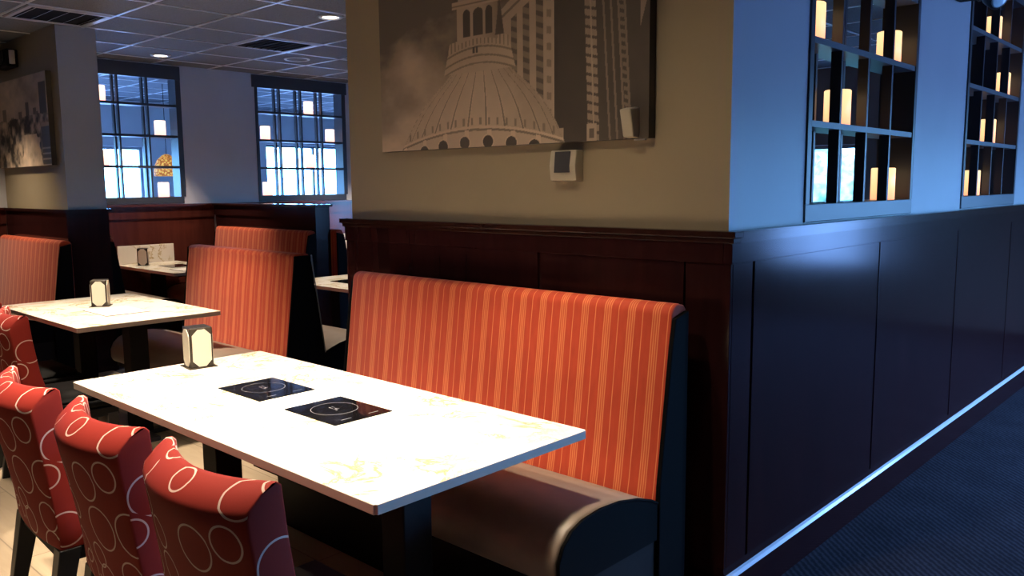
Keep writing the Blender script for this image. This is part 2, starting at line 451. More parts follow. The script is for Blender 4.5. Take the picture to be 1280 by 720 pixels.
glazing('x', XO-.1, .4, 5.38, .5, 2.12, 4); glazing('x', XO-.1, 7.4, 9.3, .5, 2.22, 2)
glazing('x', XR+.1, 4.4, 7.4, .25, 1.80, 3); glazing('y', YB+.1, -4.4, -3.42, .7, 1.93, 1); glazing('y', YB+.1, .80, 1.85, .56, 2.10, 1)

# ------------------------------------------------------------------ benches
def arc(cy, cz, r, a0, a1, n_):
    return [(cy + r*math.cos(math.radians(a0+(a1-a0)*i/n_)), cz + r*math.sin(math.radians(a0+(a1-a0)*i/n_))) for i in range(n_+1)]
def seat_profile(s=1):
    # y is the depth from the back (0) to the front (-.52), crowned top with waterfall front
    p = [(0, .33), (0, .455), (-.04, .475), (-.12, .502), (-.22, .522), (-.32, .528), (-.40, .520), (-.455, .500), (-.495, .465), (-.515, .42), (-.515, .37), (-.50, .34), (-.48, .33)]
    return p
def back_profile():
    # y measured from the foot of the cushion (front face at y=0, z=.46) leaning back
    f = [(0.0, .44), (.012, .50), (.03, .62), (.058, .84), (.078, 1.0), (.086, 1.055)]
    f += arc(.128, 1.065, .041, 175, 60, 6)
    f += [(.165, 1.098), (.178, 1.08), (.178, .44)]
    return f
def mirror(p): return [(-y, z) for y, z in p]
def piping(pts, x, r=.005):
    return tube([(x, y, z) for y, z in pts], r)
def make_bench(name, label, L, y_foot, parent_loc, rz=0, double=False, group=None):
    """origin on the floor, middle of the bench, y=0 at the foot of the cushion"""
    t = thing(name, label, 'booth bench', parent_loc, rz, group)
    h = L/2
    def side(sg, dy):
        mp = (lambda p: [(sg*y+dy, z) for y, z in p])
        o = obj('seat', extr_x(mp(seat_profile()), -h+.012, h-.012), M_vinyl, t, smooth=True, bevel=.012, seg=3)
        for s in (1, -1):
            sp = seat_profile(); sp2 = [(y*.985, z-.004) for y, z in sp]
            obj('seat_end_panel', extr_x(mp(sp2), s*(h-.012) if s > 0 else -h, h if s > 0 else -h+.012), M_blackvinyl, t)
            obj('piping', piping(mp([(y*.99, z-.001) for y, z in sp[1:11]]), s*h), M_blackvinyl, t, smooth=True)
        obj('plinth', extr_x(mp([(0, 0), (0, .33), (-.47, .33), (-.47, .30), (-.36, .29), (-.34, 0)]), -h+.01, h-.01), M_black, t)
        return mp
    if not double:
        mp = side(1, 0)
        obj('backrest', extr_x(back_profile(), -h+.010, h-.010), M_stripe, t, smooth=True, bevel=.006)
        sp = [(.006, .0), (.006, .50), (.070, .96), (.09, 1.06), (.17, 1.08), (.17, 0)]
        for s in (1, -1):
            obj('side_panel', extr_x(sp, h-.012 if s > 0 else -h-.006, h+.006 if s > 0 else -h+.012), M_blackvinyl, t, bevel=.004)
    else:
        side(1, 0); d = .27
        side(-1, d)
        bp = [(0.0, .44), (.012, .50), (.05, .84), (.072, 1.0), (.080, 1.06)] + arc(.105, 1.07, .027, 170, 90, 4) + [(d/2, 1.098), (d/2, .44)]
        obj('backrest', extr_x(bp, -h+.012, h-.012), M_stripe, t, smooth=True, bevel=.004)
        obj('backrest', extr_x([(d-y, z) for y, z in bp], -h+.012, h-.012), M_stripe, t, smooth=True, bevel=.004)
        sp = [(-.002, 0), (-.002, .46), (.07, 1.0), (.078, 1.085), (d-.078, 1.085), (d-.07, 1.0), (d+.002, .46), (d+.002, 0)]
        for s in (1, -1):
            obj('side_panel', extr_x(sp, h-.014 if s > 0 else -h-.004, h+.004 if s > 0 else -h+.014), M_blackvinyl, t, bevel=.004)
            obj('welt', piping([(d+.004, .46), (d-.066, 1.0), (d-.074, 1.086)], s*(h+.004), .004), M_rail, t, smooth=True)
    return t
YM = 2.255
make_bench('booth_bench', 'red striped booth bench against the dark panelled wall under the dome picture', 1.77, 0, (-2.335, YM, 0))
make_bench('booth_bench', 'freestanding red striped booth bench in mid room with black tapered side panel', 1.40, 0, (-5.12, 2.72, 0), double=True)
make_bench('booth_bench', 'red striped booth bench at the left picture edge, below the street scene picture', 1.50, 0, (-7.73, 2.45-P-.185, 0))
make_bench('booth_bench', 'small looking red striped bench top against the half wall, farthest back', 1.75, 0, (-7.48, 4.245, 0))
make_bench('booth_bench', 'dark backed booth bench behind the left column, facing the far table', 1.30, 0, (-7.90, 2.75+.185, 0), PI)
make_bench('booth_bench', 'booth bench behind the half wall seen as a thin pale slanting edge', 1.75, 0, (-7.42, 4.585+.195, 0), PI)

# ------------------------------------------------------------------ tables
def slab(L, W, z=.75, t=.027):
    bm = bmesh.new(); bx(bm, -L/2, L/2, -W/2, W/2, z-t, z)
    bmesh.ops.bevel(bm, geom=[e_ for e_ in bm.edges if abs(e_.verts[0].co.z-e_.verts[1].co.z) > .01], offset=.007, segments=3, affect='EDGES')
    for f in bm.faces:
        f.normal_update()
        if abs(f.normal.z) < .5: f.material_index = 1
    return bm
def make_table(label, L, W, loc, splash=False, legs=2):
    t = thing('dining_table', label, 'table', loc)
    obj('tabletop', slab(L, W), [M_marble, M_marble_edge], t, bevel=.003)
    xs = (-L*.30, L*.30) if legs == 2 else (0,)
    for x in xs:
        b = boxes([(x-.055, x+.055, -.055, .055, .03, .70)])
        obj('pedestal', b, M_black, t, bevel=.004)
        f = boxes([(x-.035, x+.035, -.22, .22, .0, .03)]); bx(f, x-.20, x+.20, -.035, .035, 0, .029)
        obj('foot', f, M_steelfoot, t, bevel=.008)
        obj('bracket', box(x-.13, x+.13, -W*.36, W*.36, .70, .728), M_black, t)
    if splash: obj('backsplash', box(-L/2, -L/2+.02, -W*.45, W*.45, .75, .935), M_marble, t, bevel=.003)
    return t
make_table('large cream marble table with two black hobs, in the foreground beside the big bench', 1.92, .82, (-2.49, 1.57, 0))
make_table('mid distance pale marble table before the freestanding bench, left of the large one', 1.36, .84, (-5.46, 2.07, 0))
make_table('far pale table with a raised back edge standing against the panelled far wall', 1.30, .64, (-7.91, 3.67, 0), True)
make_table('pale table partly hidden by the beige wall, beyond the freestanding bench', 1.45, .72, (-5.22, 4.00, 0))
make_table('farthest pale table with raised back edge, behind the half wall', 1.15, .70, (-7.985, 5.93, 0), True)

def hob(label, x, y, a=0, L=.295, W=.232, z=.75, grp=None):
    t = thing('induction_hob', label, 'hob', (x, y, z), a, grp)
    obj('glass_plate', box(-L/2, L/2, -W/2, W/2, .0, .004), M_hob, t, bevel=.0015)
    bm = bmesh.new(); n_ = 48
    def ring(r, w_, cx=0, cy=0):
        a_ = [bm.verts.new((cx+r*math.cos(2*PI*i/n_), cy+r*math.sin(2*PI*i/n_), .0043)) for i in range(n_)]
        b_ = [bm.verts.new((cx+(r+w_)*math.cos(2*PI*i/n_), cy+(r+w_)*math.sin(2*PI*i/n_), .0043)) for i in range(n_)]
        for i in range(n_):
            j = (i+1) % n_; bm.faces.new((a_[i], a_[j], b_[j], b_[i]))
    ring(.078, .0016, -.02)
    for bxx in ((-.035, -.012, -.006, -.003), (-.012, .004, .002, .005), (-.001, .001, -.012, .014), (.006, .016, -.008, -.005), (-.04, -.02, .008, .010)):
        g = [bm.verts.new((bxx[0]-.01, bxx[2], .0043)), bm.verts.new((bxx[1]-.01, bxx[2], .0043)), bm.verts.new((bxx[1]-.01, bxx[3], .0043)), bm.verts.new((bxx[0]-.01, bxx[3], .0043))]; bm.faces.new(g)
    for y0 in (-.07, .04):
        g = [bm.verts.new(p) for p in ((.115, y0, .0043), (.118, y0, .0043), (.118, y0+.04, .0043), (.115, y0+.04, .0043))]; bm.faces.new(g)
    obj('printed_marks', bm, M_hobline, t)
    return t
hob('left black glass hob in the large table, reflecting the far windows', -2.755, 1.60)
hob('right black glass hob in the large table, nearer to its free end', -2.30, 1.60)
hob('black hob set in the table partly hidden by the beige wall', -5.45, 3.98)
hob('dark thin hob on the far table against the panelled wall', -7.95, 3.70)
hob('dark hob on the farthest table behind the half wall', -7.95, 5.92)

def holder(label, x, y, a):
    t = thing('menu_card_holder', label, 'card holder', (x, y, .75), a, 'card holders on the marble tables')
    s = .048; H = .172
    b = bmesh.new(); bx(b, -s, s, -s, s, 0, H)
    for f in b.faces: pass
    obj('holder_body', b, M_holder, t, bevel=.006, seg=3)
    obj('base_flange', box(-s-.012, s+.012, -s-.012, s+.012, 0, .004), M_holder, t, bevel=.001)
    for k_ in range(4):
        bm = bmesh.new(); c = .024; y0, y1, z0, z1 = -s+.009, s-.009, .007, H-.008
        oc = [(y0+c, z0), (y1-c, z0), (y1, z0+c), (y1, z1-c), (y1-c, z1), (y0+c, z1), (y0, z1-c), (y0, z0+c)]
        A = [bm.verts.new((s, p, q)) for p, q in oc]; B = [bm.verts.new((s+.0025, p, q)) for p, q in oc]
        bm.faces.new(B)
        for i in range(8): bm.faces.new((A[i], A[(i+1) % 8], B[(i+1) % 8], B[i]))
        bmesh.ops.rotate(bm, verts=bm.verts, matrix=Matrix.Rotation(k_*PI/2, 3, 'Z'))
        obj('card', bm, M_card, t)
    return t
holder('dark holder with cream eight-sided cards on the large foreground table', -3.345, 1.63, math.radians(-8))
holder('dark holder with cream eight-sided cards on the mid distance table', -5.60, 2.09, math.radians(-32))
holder('small dark holder with cream cards on the far table by its raised back edge', -8.28, 3.52, math.radians(-30))

def sheet(label, x, y, a, L, W):
    o = obj('table_mat', box(-L/2, L/2, -W/2, W/2, 0, .003), M_paper, None, loc=(x, y, .7501)); o.rotation_euler = (0, 0, a)
    obj('grey_border', boxes([(-L/2-.002, L/2+.002, -W/2-.003, -W/2, 0, .0035), (L/2, L/2+.003, -W/2, W/2, 0, .0035)]), M_greyplastic, o)
    tag(o, label, 'mat')
sheet('thin white mat lying before the card holder on the mid distance table', -5.28, 2.06, 0, .36, .26)
sheet('thin pale mat lying near the open end of the far table', -7.52, 3.60, 0, .28, .2)

# ------------------------------------------------------------------ chairs
def make_chair(label, x, y, rz, group):
    t = thing('dining_chair', label, 'chair', (x, y, 0), rz, group)
    hw = .243; n_ = 18
    # outline of the back in (y,z): origin = seat centre, back towards -y ; rear face from bottom to top, over, front face down
    rear = [(-.185, .40), (-.200, .50), (-.230, .65), (-.262, .80), (-.270, .842)]
    top = [(-.266, .858), (-.242, .882), (-.215, .900), (-.200, .901), (-.190, .893)]
    front = [(-.186, .87), (-.170, .78), (-.135, .62), (-.095, .50), (-.06, .40)]
    prof = rear + top + front
    bm = bmesh.new(); uvl = bm.loops.layers.uv.new('UVMap')
    ln = [0]
    for a, b in zip(prof, prof[1:]): ln.append(ln[-1] + math.hypot(a[0]-b[0], a[1]-b[1]))
    rows = []
    for i in range(n_+1):
        u = -1 + 2*i/n_; r = []
        for j, (yy, zz) in enumerate(prof):
            tz = max(0, (zz-.40)/.5)
            bow = .062*(u*u)*(.35+.65*tz)              # plan curve: edges come forward
            edge = .012*(abs(u)**8)
            xw = hw*u*(1.0 - .02*tz)
            lift = .006*(u*u)*max(0, tz-.8)*5
            r.append(bm.verts.new((xw, yy + bow, zz + lift)))
        rows.append(r)
    m_ = len(prof)
    def uvface(vs, uvs):
        f = bm.faces.new(vs)
        for l, q in zip(f.loops, uvs): l[uvl].uv = q
        f.smooth = True; return f
    for i in range(n_):
        for j in range(m_-1):
            u0, u1 = hw*(-1+2*i/n_), hw*(-1+2*(i+1)/n_)
            uvface((rows[i][j], rows[i+1][j], rows[i+1][j+1], rows[i][j+1]), ((u0, ln[j]), (u1, ln[j]), (u1, ln[j+1]), (u0, ln[j+1])))
    for i, sg in ((0, -1), (n_, 1)):
        for j in range(m_//2):
            a_, b_ = rows[i][j], rows[i][j+1]; c_, d_ = rows[i][m_-2-j], rows[i][m_-1-j]
            if c_ is b_: continue
            vs = [a_, b_, c_, d_] if c_ is not b_ else [a_, b_, d_]
            q = [(sg*hw + sg*(v.co.y+.26), v.co.z-.4) for v in vs]
            try: uvface(vs, q)
            except ValueError: pass
    # bottom
    for i in range(n_):
        uvface((rows[i+1][0], rows[i][0], rows[i][-1], rows[i+1][-1]), ((0, 0),)*4)
    bmesh.ops.recalc_face_normals(bm, faces=bm.faces)
    o = obj('backrest', bm, M_ring, t, smooth=True)
    es = o.modifiers.new('bevel', 'BEVEL'); es.width = .006; es.segments = 2; es.limit_method = 'ANGLE'; es.angle_limit = .9
    # seat cushion
    bm = bmesh.new(); g = bx(bm, -.24, .24, -.10, .26, .38, .47)
    bmesh.ops.bevel(bm, geom=list(bm.edges), offset=.03, segments=4, affect='EDGES')
    uvl = bm.loops.layers.uv.new('UVMap')
    for f in bm.faces:
        for l in f.loops: l[uvl].uv = (l.vert.co.x+.7, l.vert.co.y + l.vert.co.z)
    obj('seat', bm, M_blackvinyl, t, smooth=True)
    obj('seat_frame', box(-.235, .235, -.16, .245, .355, .40), M_black, t, bevel=.004)
    for sx_ in (-1, 1):
        b = bmesh.new(); taper(b, (sx_*.215, -.135, .030, .032), (sx_*.225, -.215, .017, .018), .40, 0); obj('leg', b, M_blackmetal, t, bevel=.003)
        b = bmesh.new(); taper(b, (sx_*.21, .215, .026, .026), (sx_*.215, .225, .016, .016), .37, 0); obj('leg', b, M_blackmetal, t, bevel=.003)
    return t
G = 'red ring patterned chairs along the tables'
c1 = make_chair('red ring patterned chair at the large table, farthest left of its three', -2.905, 1.005, math.radians(-3), G)
def place(x, y, rz, label):
    c = copy_tree(c1); c.location = (x, y, 0); c.rotation_euler = (0, 0, math.radians(rz)); c['label'] = label
place(-2.285, 1.005, -3, 'red ring patterned chair at the large table, middle of its three')
place(-1.70, 1.005, 0, 'red ring patterned chair nearest the camera, at the free end of the large table')
place(-4.58, 1.45, -7, 'red ring patterned chair at the mid distance table, behind the row of three')
place(-5.26, 1.50, -1, 'mostly cut off red ring patterned chair at the left edge by the mid distance table')

# ------------------------------------------------------------------ pictures
def art_object(name, label, W, H, loc, fn, nx, nz, depth=.04):
    t = thing(name, label, 'picture', loc)
    xs = np.linspace(0, W, nx+1); zs = np.linspace(0, H, nz+1)
    X, Z = np.meshgrid(xs, zs); V = np.stack([X.ravel(), np.full(X.size, -depth-.001), Z.ravel()], 1)
    idx = np.arange((nx+1)*(nz+1)).reshape(nz+1, nx+1)
    F = np.stack([idx[:-1, :-1], idx[:-1, 1:], idx[1:, 1:], idx[1:, :-1]], -1).reshape(-1, 4)
    me = bpy.data.meshes.new('printed_canvas'); me.from_pydata(V.tolist(), [], F.tolist())
    C = fn(X.ravel(), Z.ravel()); a = me.color_attributes.new('print', 'FLOAT_COLOR', 'POINT')
    a.data.foreach_set('color', np.concatenate([C, np.ones((C.shape[0], 1))], 1).astype(np.float32).ravel())
    def f(n, b):
        at = N(n, 'ShaderNodeAttribute'); at.attribute_name = 'print'; n.links.new(at.outputs['Color'], b.inputs['Base Color'])
    me.materials.append(mat('sepia_print', rough=.6, build=f))
    o = bpy.data.objects.new('printed_canvas', me); COL.objects.link(o); o.parent = t
    obj('stretcher_frame', box(0, W, -depth, 0, 0, H), M_canvas_edge, t)
    return t
rng = np.random.default_rng(3)
def vnoise(x, z, s, seed=0, oct=4):
    r = np.random.default_rng(seed); out = 0; amp = 1; tot = 0
    for o_ in range(oct):
        g = r.random((64, 64)); u = (x*s) % 63; v = (z*s) % 63
        i = np.floor(u).astype(int); j = np.floor(v).astype(int); fu = u-i; fv = v-j
        fu = fu*fu*(3-2*fu); fv = fv*fv*(3-2*fv)
        q = g[i, j]*(1-fu)*(1-fv)+g[(i+1) % 64, j]*fu*(1-fv)+g[i, (j+1) % 64]*(1-fu)*fv+g[(i+1) % 64, (j+1) % 64]*fu*fv
        out = out + q*amp; tot += amp; amp *= .5; s *= 2.1
    return out/tot
def sepia(L):
    L = np.clip(L, 0, 1)[:, None]
    return L*np.array([[.80, .61, .44]]) * (0.9+.1*L)
def poly(X, Z, pts):
    ins = np.zeros(X.shape, bool); n_ = len(pts)
    for i in range(n_):
        x1, z1 = pts[i]; x2, z2 = pts[(i+1) % n_]
        c = ((z1 > Z) != (z2 > Z)) & (X < (x2-x1)*(Z-z1)/(z2-z1+1e-12)+x1); ins ^= c
    return ins
def dome_art(X, Z):
    L = .30 + .55*vnoise(X+1, Z*1.6+1, 3.2, 1, 5) - .10*(Z > .42)*np.clip((Z-.42)*4, 0, 1)
    L = np.clip(.66 - .75*Z + (L-.57)*2.2, .12, .95)
    # towers, right half
    b1 = poly(X, Z, [(.77, -.1), (.77, .53), (1.0, .68), (1.06, .9), (1.0, .9), (1.063, -.1)]) | ((X > .77) & (X < 1.058) & (Z < .52 + (X-.77)*.55))
    L = np.where(b1, .50 + .10*vnoise(X, Z, 20, 3), L)
    top = .52 + (X-.77)*.55
    L = np.where(b1 & (np.abs(Z-top+.02) < .006), .22, L)
    for xc, wd in ((.852, .016), (.915, .017), (.985, .018)):
        st = b1 & (np.abs(X-xc) < wd) & (Z < top-.06)
        cellz = ((Z+.35*(X-xc)) % .042)/.042
        L = np.where(st, np.where(cellz < .55, .26, .09), L)
    cz = ((Z+.2*X) % .062)/.062
    L = np.where(b1 & (np.abs(X-1.033) < .011) & (cz < .45), .30, L)
    L = np.where(b1 & (X > 1.052), .62, L)
    dk = (X >= 1.058) & (X < 1.205+.04*(.5-Z)*.9)
    L = np.where(dk, .055 + .02*vnoise(X, Z, 9, 4), L)
    xr = 1.205+.036*(.5-Z)
    b2 = (X >= xr)
    L = np.where(b2, .07 + .02*vnoise(X*3, Z, 10, 6), L)
    br = b2 & (X < xr+.052)
    L = np.where(br, np.where(((Z + .25*X) % .034) < .011, .10, .32 + .12*vnoise(X, Z, 40, 5)), L)
    L = np.where(b2 & (X > xr+.024) & (X < xr+.031), .48, L)
    for dx in (.085, .118, .15, .178):
        L = np.where(b2 & (np.abs(X-xr-dx-(.5-Z)*.03) < .0045), .24, L)
    L = np.where(b2 & (np.abs(X-xr-.165-(.5-Z)*.04) < .012) & (((Z*1.0+X*.3) % .028) < .014), .22, L)
    L = np.where((X > 1.45) & (Z > .38) & (X-1.45 < (Z-.38)*.3), .30, L)
    L = np.where((X > 1.065) & (X < 1.105) & (Z < .055), .50, L)
    L = np.where((X > 1.215) & (X < 1.262) & (Z < .062), .52, L)
    L = np.where((X > 1.228) & (X < 1.25) & (Z > .01) & (Z < .045), .16, L)
    # dome
    cx = .628
    half = np.interp(Z, [-.02, .0, .06, .096, .144, .195, .24, .278, .32, .335], [.487, .483, .447, .422, .385, .332, .275, .217, .165, .14])
    dm = (np.abs(X-cx-Z*.09) < half) & (Z < .335)
    u = (X-cx-Z*.09)/np.maximum(half, .01)
    sh = .60 - .13*np.clip(u, 0, 1) + .10*(1-np.abs(u)) + .10*(vnoise(X, Z, 26, 8)-.5)
    th = np.arcsin(np.clip(u, -1, 1))
    rib = np.abs(((th*6.2/ (PI/2)) % 1) - .5)
    sh = np.where(rib < .05, sh*.38, np.where((rib > .05) & (rib < .10), sh*1.18, sh))
    L = np.where(dm, sh, L)
    # base cornice of the dome, curved
    ringz = .072 - .30*(X-.62)**2
    L = np.where(dm & (Z < ringz), .66, L)
    L = np.where(dm & (np.abs(Z-ringz) < .0045), .25, L)
    L = np.where(dm & (np.abs(Z-ringz-.010) < .005), .78, L)
    L = np.where(dm & (Z > ringz+.02) & (Z < ringz+.05) & ((X % .05) < .012), .28, L)
    br2 = ((X-.02) % .135)
    L = np.where(dm & (Z < ringz) & (Z > ringz-.028) & (br2 < .025), .80, L)
    for hx, hz in ((.424, .010), (.56, .020), (.699, .021), (.831, .010), (.955, -.008), (.30, -.01)):
        L = np.where(((X-hx)/.030)**2 + ((Z-hz)/.026)**2 < 1, .07, L)
        L = np.where((((X-hx)/.035)**2 + ((Z-hz)/.031)**2 < 1) & (((X-hx)/.030)**2 + ((Z-hz)/.026)**2 >= 1), .8, L)
    # drum and balustrade
    dr = (np.abs(X-cx-.02) < .205-.30*(Z-.325)) & (Z > .31) & (Z < .455-.3*(X-cx-.02)**2*2)
    L = np.where(dr, .58 + .08*vnoise(X, Z, 30, 9), L)
    for zc in (.345, .375, .41):
        L = np.where(dr & (np.abs(Z-zc+.9*(X-cx-.02)**2) < .004), .26, L)
    L = np.where(dr & (Z > .42-.9*(X-cx-.02)**2) & ((X % .022) < .007), .30, L)
    for q in (.622, .640): L = np.where((np.abs(X-q) < .006) & (Z > .385) & (Z < .412), .06, L)
    # lantern
    hl = .118; lt = (np.abs(X-.642) < hl) & (Z > .445-.3*(X-.642)**2*4) & (Z < .575)
    L = np.where(lt, .62 - .25*np.clip((X-.66)/.1, 0, 1), L)
    for q, ww in ((.582, .022), (.650, .029), (.713, .020)):
        z1 = .545
        op = (np.abs(X-q) < ww) & (Z > .455) & (Z < z1) | (((X-q)/ww)**2+((Z-z1)/.022)**2 < 1)
        L = np.where(op & (X > .5), .07, L)
    L = np.where((np.abs(X-.642) < hl+.03) & (Z > .575) & (Z < .605), .66, L)
    L = np.where((np.abs(X-.642) < hl+.03) & (np.abs(Z-.588) < .004), .3, L)
    L = np.where((np.abs(X-.642) < .11*np.sqrt(np.clip(1-((Z-.605)/.16)**2, 0, 1))) & (Z >= .605), .55, L)
    L = np.where((np.abs(X-.772) < (.60-Z)*.16) & (Z > .445) & (Z < .60), .10, L)
    return sepia(L)
art_object('wall_picture', 'large sepia picture of a domed building and towers on the beige wall', 1.49, .88, (-3.15, YF, 1.665), dome_art, 520, 300)
def street_art(X, Z):
    L = .72 - .35*np.clip((Z-.5)*2, 0, 1) + .9*(vnoise(X, Z*1.5, 4, 21)-.5)
    for x0, x1, h_, l in ((.2, .3, .5, .3), (.42, .5, .42, .35), (.62, .70, .46, .26), (.80, .88, .53, .16), (.98, 1.05, .47, .2), (1.02, 1.10, .44, .25), (1.14, 1.30, .66, .09)):
        L = np.where((X > x0) & (X < x1) & (Z < h_), l, L)
    g = Z < .38+.06*vnoise(X, Z, 6, 5)
    L = np.where(g, np.clip(.35 + 2.2*(vnoise(X, Z, 13, 22)-.5), .05, .8), L)
    pl = g & (Z < .26) & (np.abs(X-.80-.15*vnoise(X, Z, 9, 27)) < .28-.35*Z)
    L = np.where(pl, .75 + 1.0*(vnoise(X, Z, 10, 25)-.5), L)
    rb = (X > 1.14) & (Z < .34); L = np.where(rb, .12, L)
    L = np.where(rb & ((Z % .045) < .012) & (Z < .18), .6, L)
    L = np.where(rb & (Z > .31), .6, L)
    return sepia(L)
art_object('wall_picture', 'sepia city street picture on the left column at the picture edge', 1.32, .74, (-8.58, YLc, 1.70), street_art, 200, 120)

# ------------------------------------------------------------------ wall devices
t = thing('thermostat', 'cream thermostat with dark screen on the beige wall below the picture', 'thermostat', (-2.045, YF, 1.515))
bm = bmesh.new(); prof = [(-.07, 0), (.07, 0), (.07, .12), (-.07, .12)]
obj('casing', extr_x([(0, 0), (-.045, .004), (-.052, .06), (-.042, .12), (0, .12)], -.064, .064), M_cream, t, bevel=.004)
obj('screen', extr_x([(-.044, .035), (-.056, .035), (-.049, .115), (-.036, .115)], -.037, .037), M_greyplastic, t, bevel=.001)
t = thing('wall_sensor', 'cream wedge shaped wall sensor overlapping the right lower edge of the dome picture', 'sensor', (-1.745, YF, 1.665))
obj('casing', extr_x([(0, 0), (-.075, .004), (-.098, .10), (-.06, .108), (0, .108)], -.001, .045), M_cream, t, bevel=.005)
obj('back_plate', box(0, .05, -.008, 0, -.005, .114), M_white, t)
# emergency light above the left picture
t = thing('emergency_light', 'black twin emergency lamp above the street picture', 'wall light', (-8.15, YLc, 2.56))
obj('housing', box(-.16, .16, -.09, 0, -.02, .13), M_black, t, bevel=.01)
obj('lamp_head', lathe([(.03, -.06), (.045, -.03), (.045, .05), (.02, .06)], 16), M_greyplastic, t, smooth=True, loc=(.08, -.14, .06))
obj('white_tube', lathe([(.022, 0), (.022, .11)], 14), M_white, t, smooth=True, loc=(.20, -.06, .0))
# twin head spot above second lattice (right wall)
t = thing('emergency_light', 'black twin lamp unit high on the right wall between the lattice windows', 'wall light', (XF, 4.85, 2.42))
obj('housing', box(0, .10, -.14, .14, .03, .20), M_black, t, bevel=.012)
for s in (-1, 1):
    hd = obj('lamp_head', lathe([(.03, 0), (.05, .02), (.06, .08), (.055, .085)], 20), M_blackmetal, t, smooth=True, loc=(.13, s*.16, .06)); hd.rotation_euler = (math.radians(s*25), math.radians(120), 0)
    obj('lens', lathe([(.05, .084), (.04, .092), (.01, .095)], 20), mat('clear_lens', (.6, .8, .85), .1), hd, smooth=True)
# ceiling fixtures
def downlight(label, x, y, power=0, size=75, **kw):
    t = thing('recessed_downlight', label, 'ceiling light', (x, y, ZC), 0, 'recessed ceiling downlights')
    bm = bmesh.new(); n_ = 32; prof = [(.062, -.0035), (.066, -.012), (.088, -.012), (.094, -.0005), (.062, -.0005)]
    rr = [[bm.verts.new((r*math.cos(2*PI*i/n_), r*math.sin(2*PI*i/n_), z)) for i in range(n_)] for r, z in prof]
    for p, q in zip(rr, rr[1:]+rr[:1]):
        for i in range(n_): bm.faces.new((p[i], p[(i+1) % n_], q[(i+1) % n_], q[i]))
    obj('trim_ring', bm, M_white, t, smooth=True)
    obj('lens', lathe([(.062, -.001), (.060, -.004), (.02, -.005)], 32), M_lens, t, smooth=True)
    if power: spot(x, y, power, size, **kw)
downlight('glowing round downlight in the ceiling before the left lattice window', -8.03, 3.70, 200, 70)
downlight('glowing round downlight in the ceiling near the beige wall', -5.38, 3.80, 260, 66)
downlight('downlight above the left half of the large foreground table, outside the view', -3.0, 1.45, 480, 62, blend=.9)
downlight('downlight above the free end of the large foreground table, outside the view', -1.85, 1.70, 270, 62, blend=.9)
downlight('added light above the row of three chairs, outside the view', -2.35, 1.0, 420, 84, blend=.9)  # unseen lamp added to brighten the chair tops
downlight('added wide fill light in front of the beige wall, outside the view', -1.75, 1.10, 60, 150, blend=.8)  # unseen fill lamp, added for general warm light on the wall
downlight('downlight above the mid distance table, outside the view', -5.15, 1.90, 620, 68, blend=.8)
downlight('added light above the bench under the street picture, outside the view', -7.9, 1.7, 220, 90, blend=.9)  # unseen lamp added to lift the dark left bench and column
downlight('downlight above the aisle by the chairs, outside the view', -4.1, 1.0, 260, 56)
downlight('downlight beyond the half wall', -7.7, 5.9, 400, 80)
def vent(label, x, y, m, n_=7):
    t = thing('ceiling_vent', label, 'vent', (x, y, ZC-.001))
    s = .28
    obj('vent_frame', boxes([(-s, s, -s, -s+.03, -.012, 0), (-s, s, s-.03, s, -.012, 0), (-s, -s+.03, -s+.03, s-.03, -.012, 0), (s-.03, s, -s+.03, s-.03, -.012, 0)]), M_white, t)
    obj('cavity', box(-s+.03, s-.03, -s+.03, s-.03, -.003, 0), M_black, t)
    for i in range(n_):
        a = -s+.06+(2*s-.12)*i/(n_-1)
        o = obj('slat', box(-s+.03, s-.03, -.012, .012, -.001, .001), m, t, loc=(0, a, -.008)); o.rotation_euler = (.5, 0, 0)
vent('dark louvred vent in the ceiling right of the middle', -6.75, 4.16, M_black)
vent('bright white louvred vent in the ceiling beside the left column', -6.76, 2.36, M_white, 5)
t = thing('ceiling_speaker', 'round flush ceiling speaker beyond the dark vent', 'speaker', (-7.36, 4.78, ZC))
bm = bmesh.new(); bmesh.ops.create_circle(bm, segments=4, radius=.01); bm.free()
bm = bmesh.new(); n_ = 32; rr = [[bm.verts.new((r*math.cos(2*PI*i/n_), r*math.sin(2*PI*i/n_), z)) for i in range(n_)] for r, z in ((.105, -.008), (.125, -.008), (.128, -.001), (.105, -.001))]
for p, q in zip(rr, rr[1:]+rr[:1]):
    for i in range(n_): bm.faces.new((p[i], p[(i+1) % n_], q[(i+1) % n_], q[i]))
obj('rim', bm, M_white, t, smooth=True); obj('grille', lathe([(.105, -.001), (.1, -.006), (.02, -.007)], 32), M_ceil, t, smooth=True)

# ------------------------------------------------------------------ glowing candles in the lattices
def candle_tree(x, y, z, label, cm):
    t = thing('glowing_candle', label, 'candle lamp', (x, y, z), 0, 'lit candles on the shelves of the lattice windows')
    r = .055; H = .152
    obj('wax_body', lathe([(r, 0), (r, H-.004), (r-.004, H), (r-.01, H-.002), (r-.014, H-.018), (.01, H-.022)], 28), cm, t, smooth=True)
    obj('wick', lathe([(.002, H-.022), (.0015, H-.004)], 6), M_black, t)
    return t
c0 = {}
def candle(xf, y0, col, row, label):
    x = xf - T/2; y = y0 + .035 + (1.25-.07)/4*(col+.5); z = (1.42, 1.742, 2.057, 2.372)[row]
    if xf not in c0: c0[xf] = candle_tree(x, y, z, label, M_candle if xf > -3 else M_candle_pale)
    else:
        c = copy_tree(c0[xf]); c.location = (x, y, z); c['label'] = label
candle(XF, 3.12, 0, 2, 'amber candle on the upper shelf of the nearest lattice, by its left jamb')
candle(XF, 3.12, 3, 2, 'amber candle on the upper shelf of the nearest lattice, by its right jamb')
candle(XF, 3.12, 1, 1, 'amber candle on the lower shelf of the nearest lattice, against the bright pane')
candle(XF, 3.12, 3, 0, 'amber candle on the bottom rail of the nearest lattice')
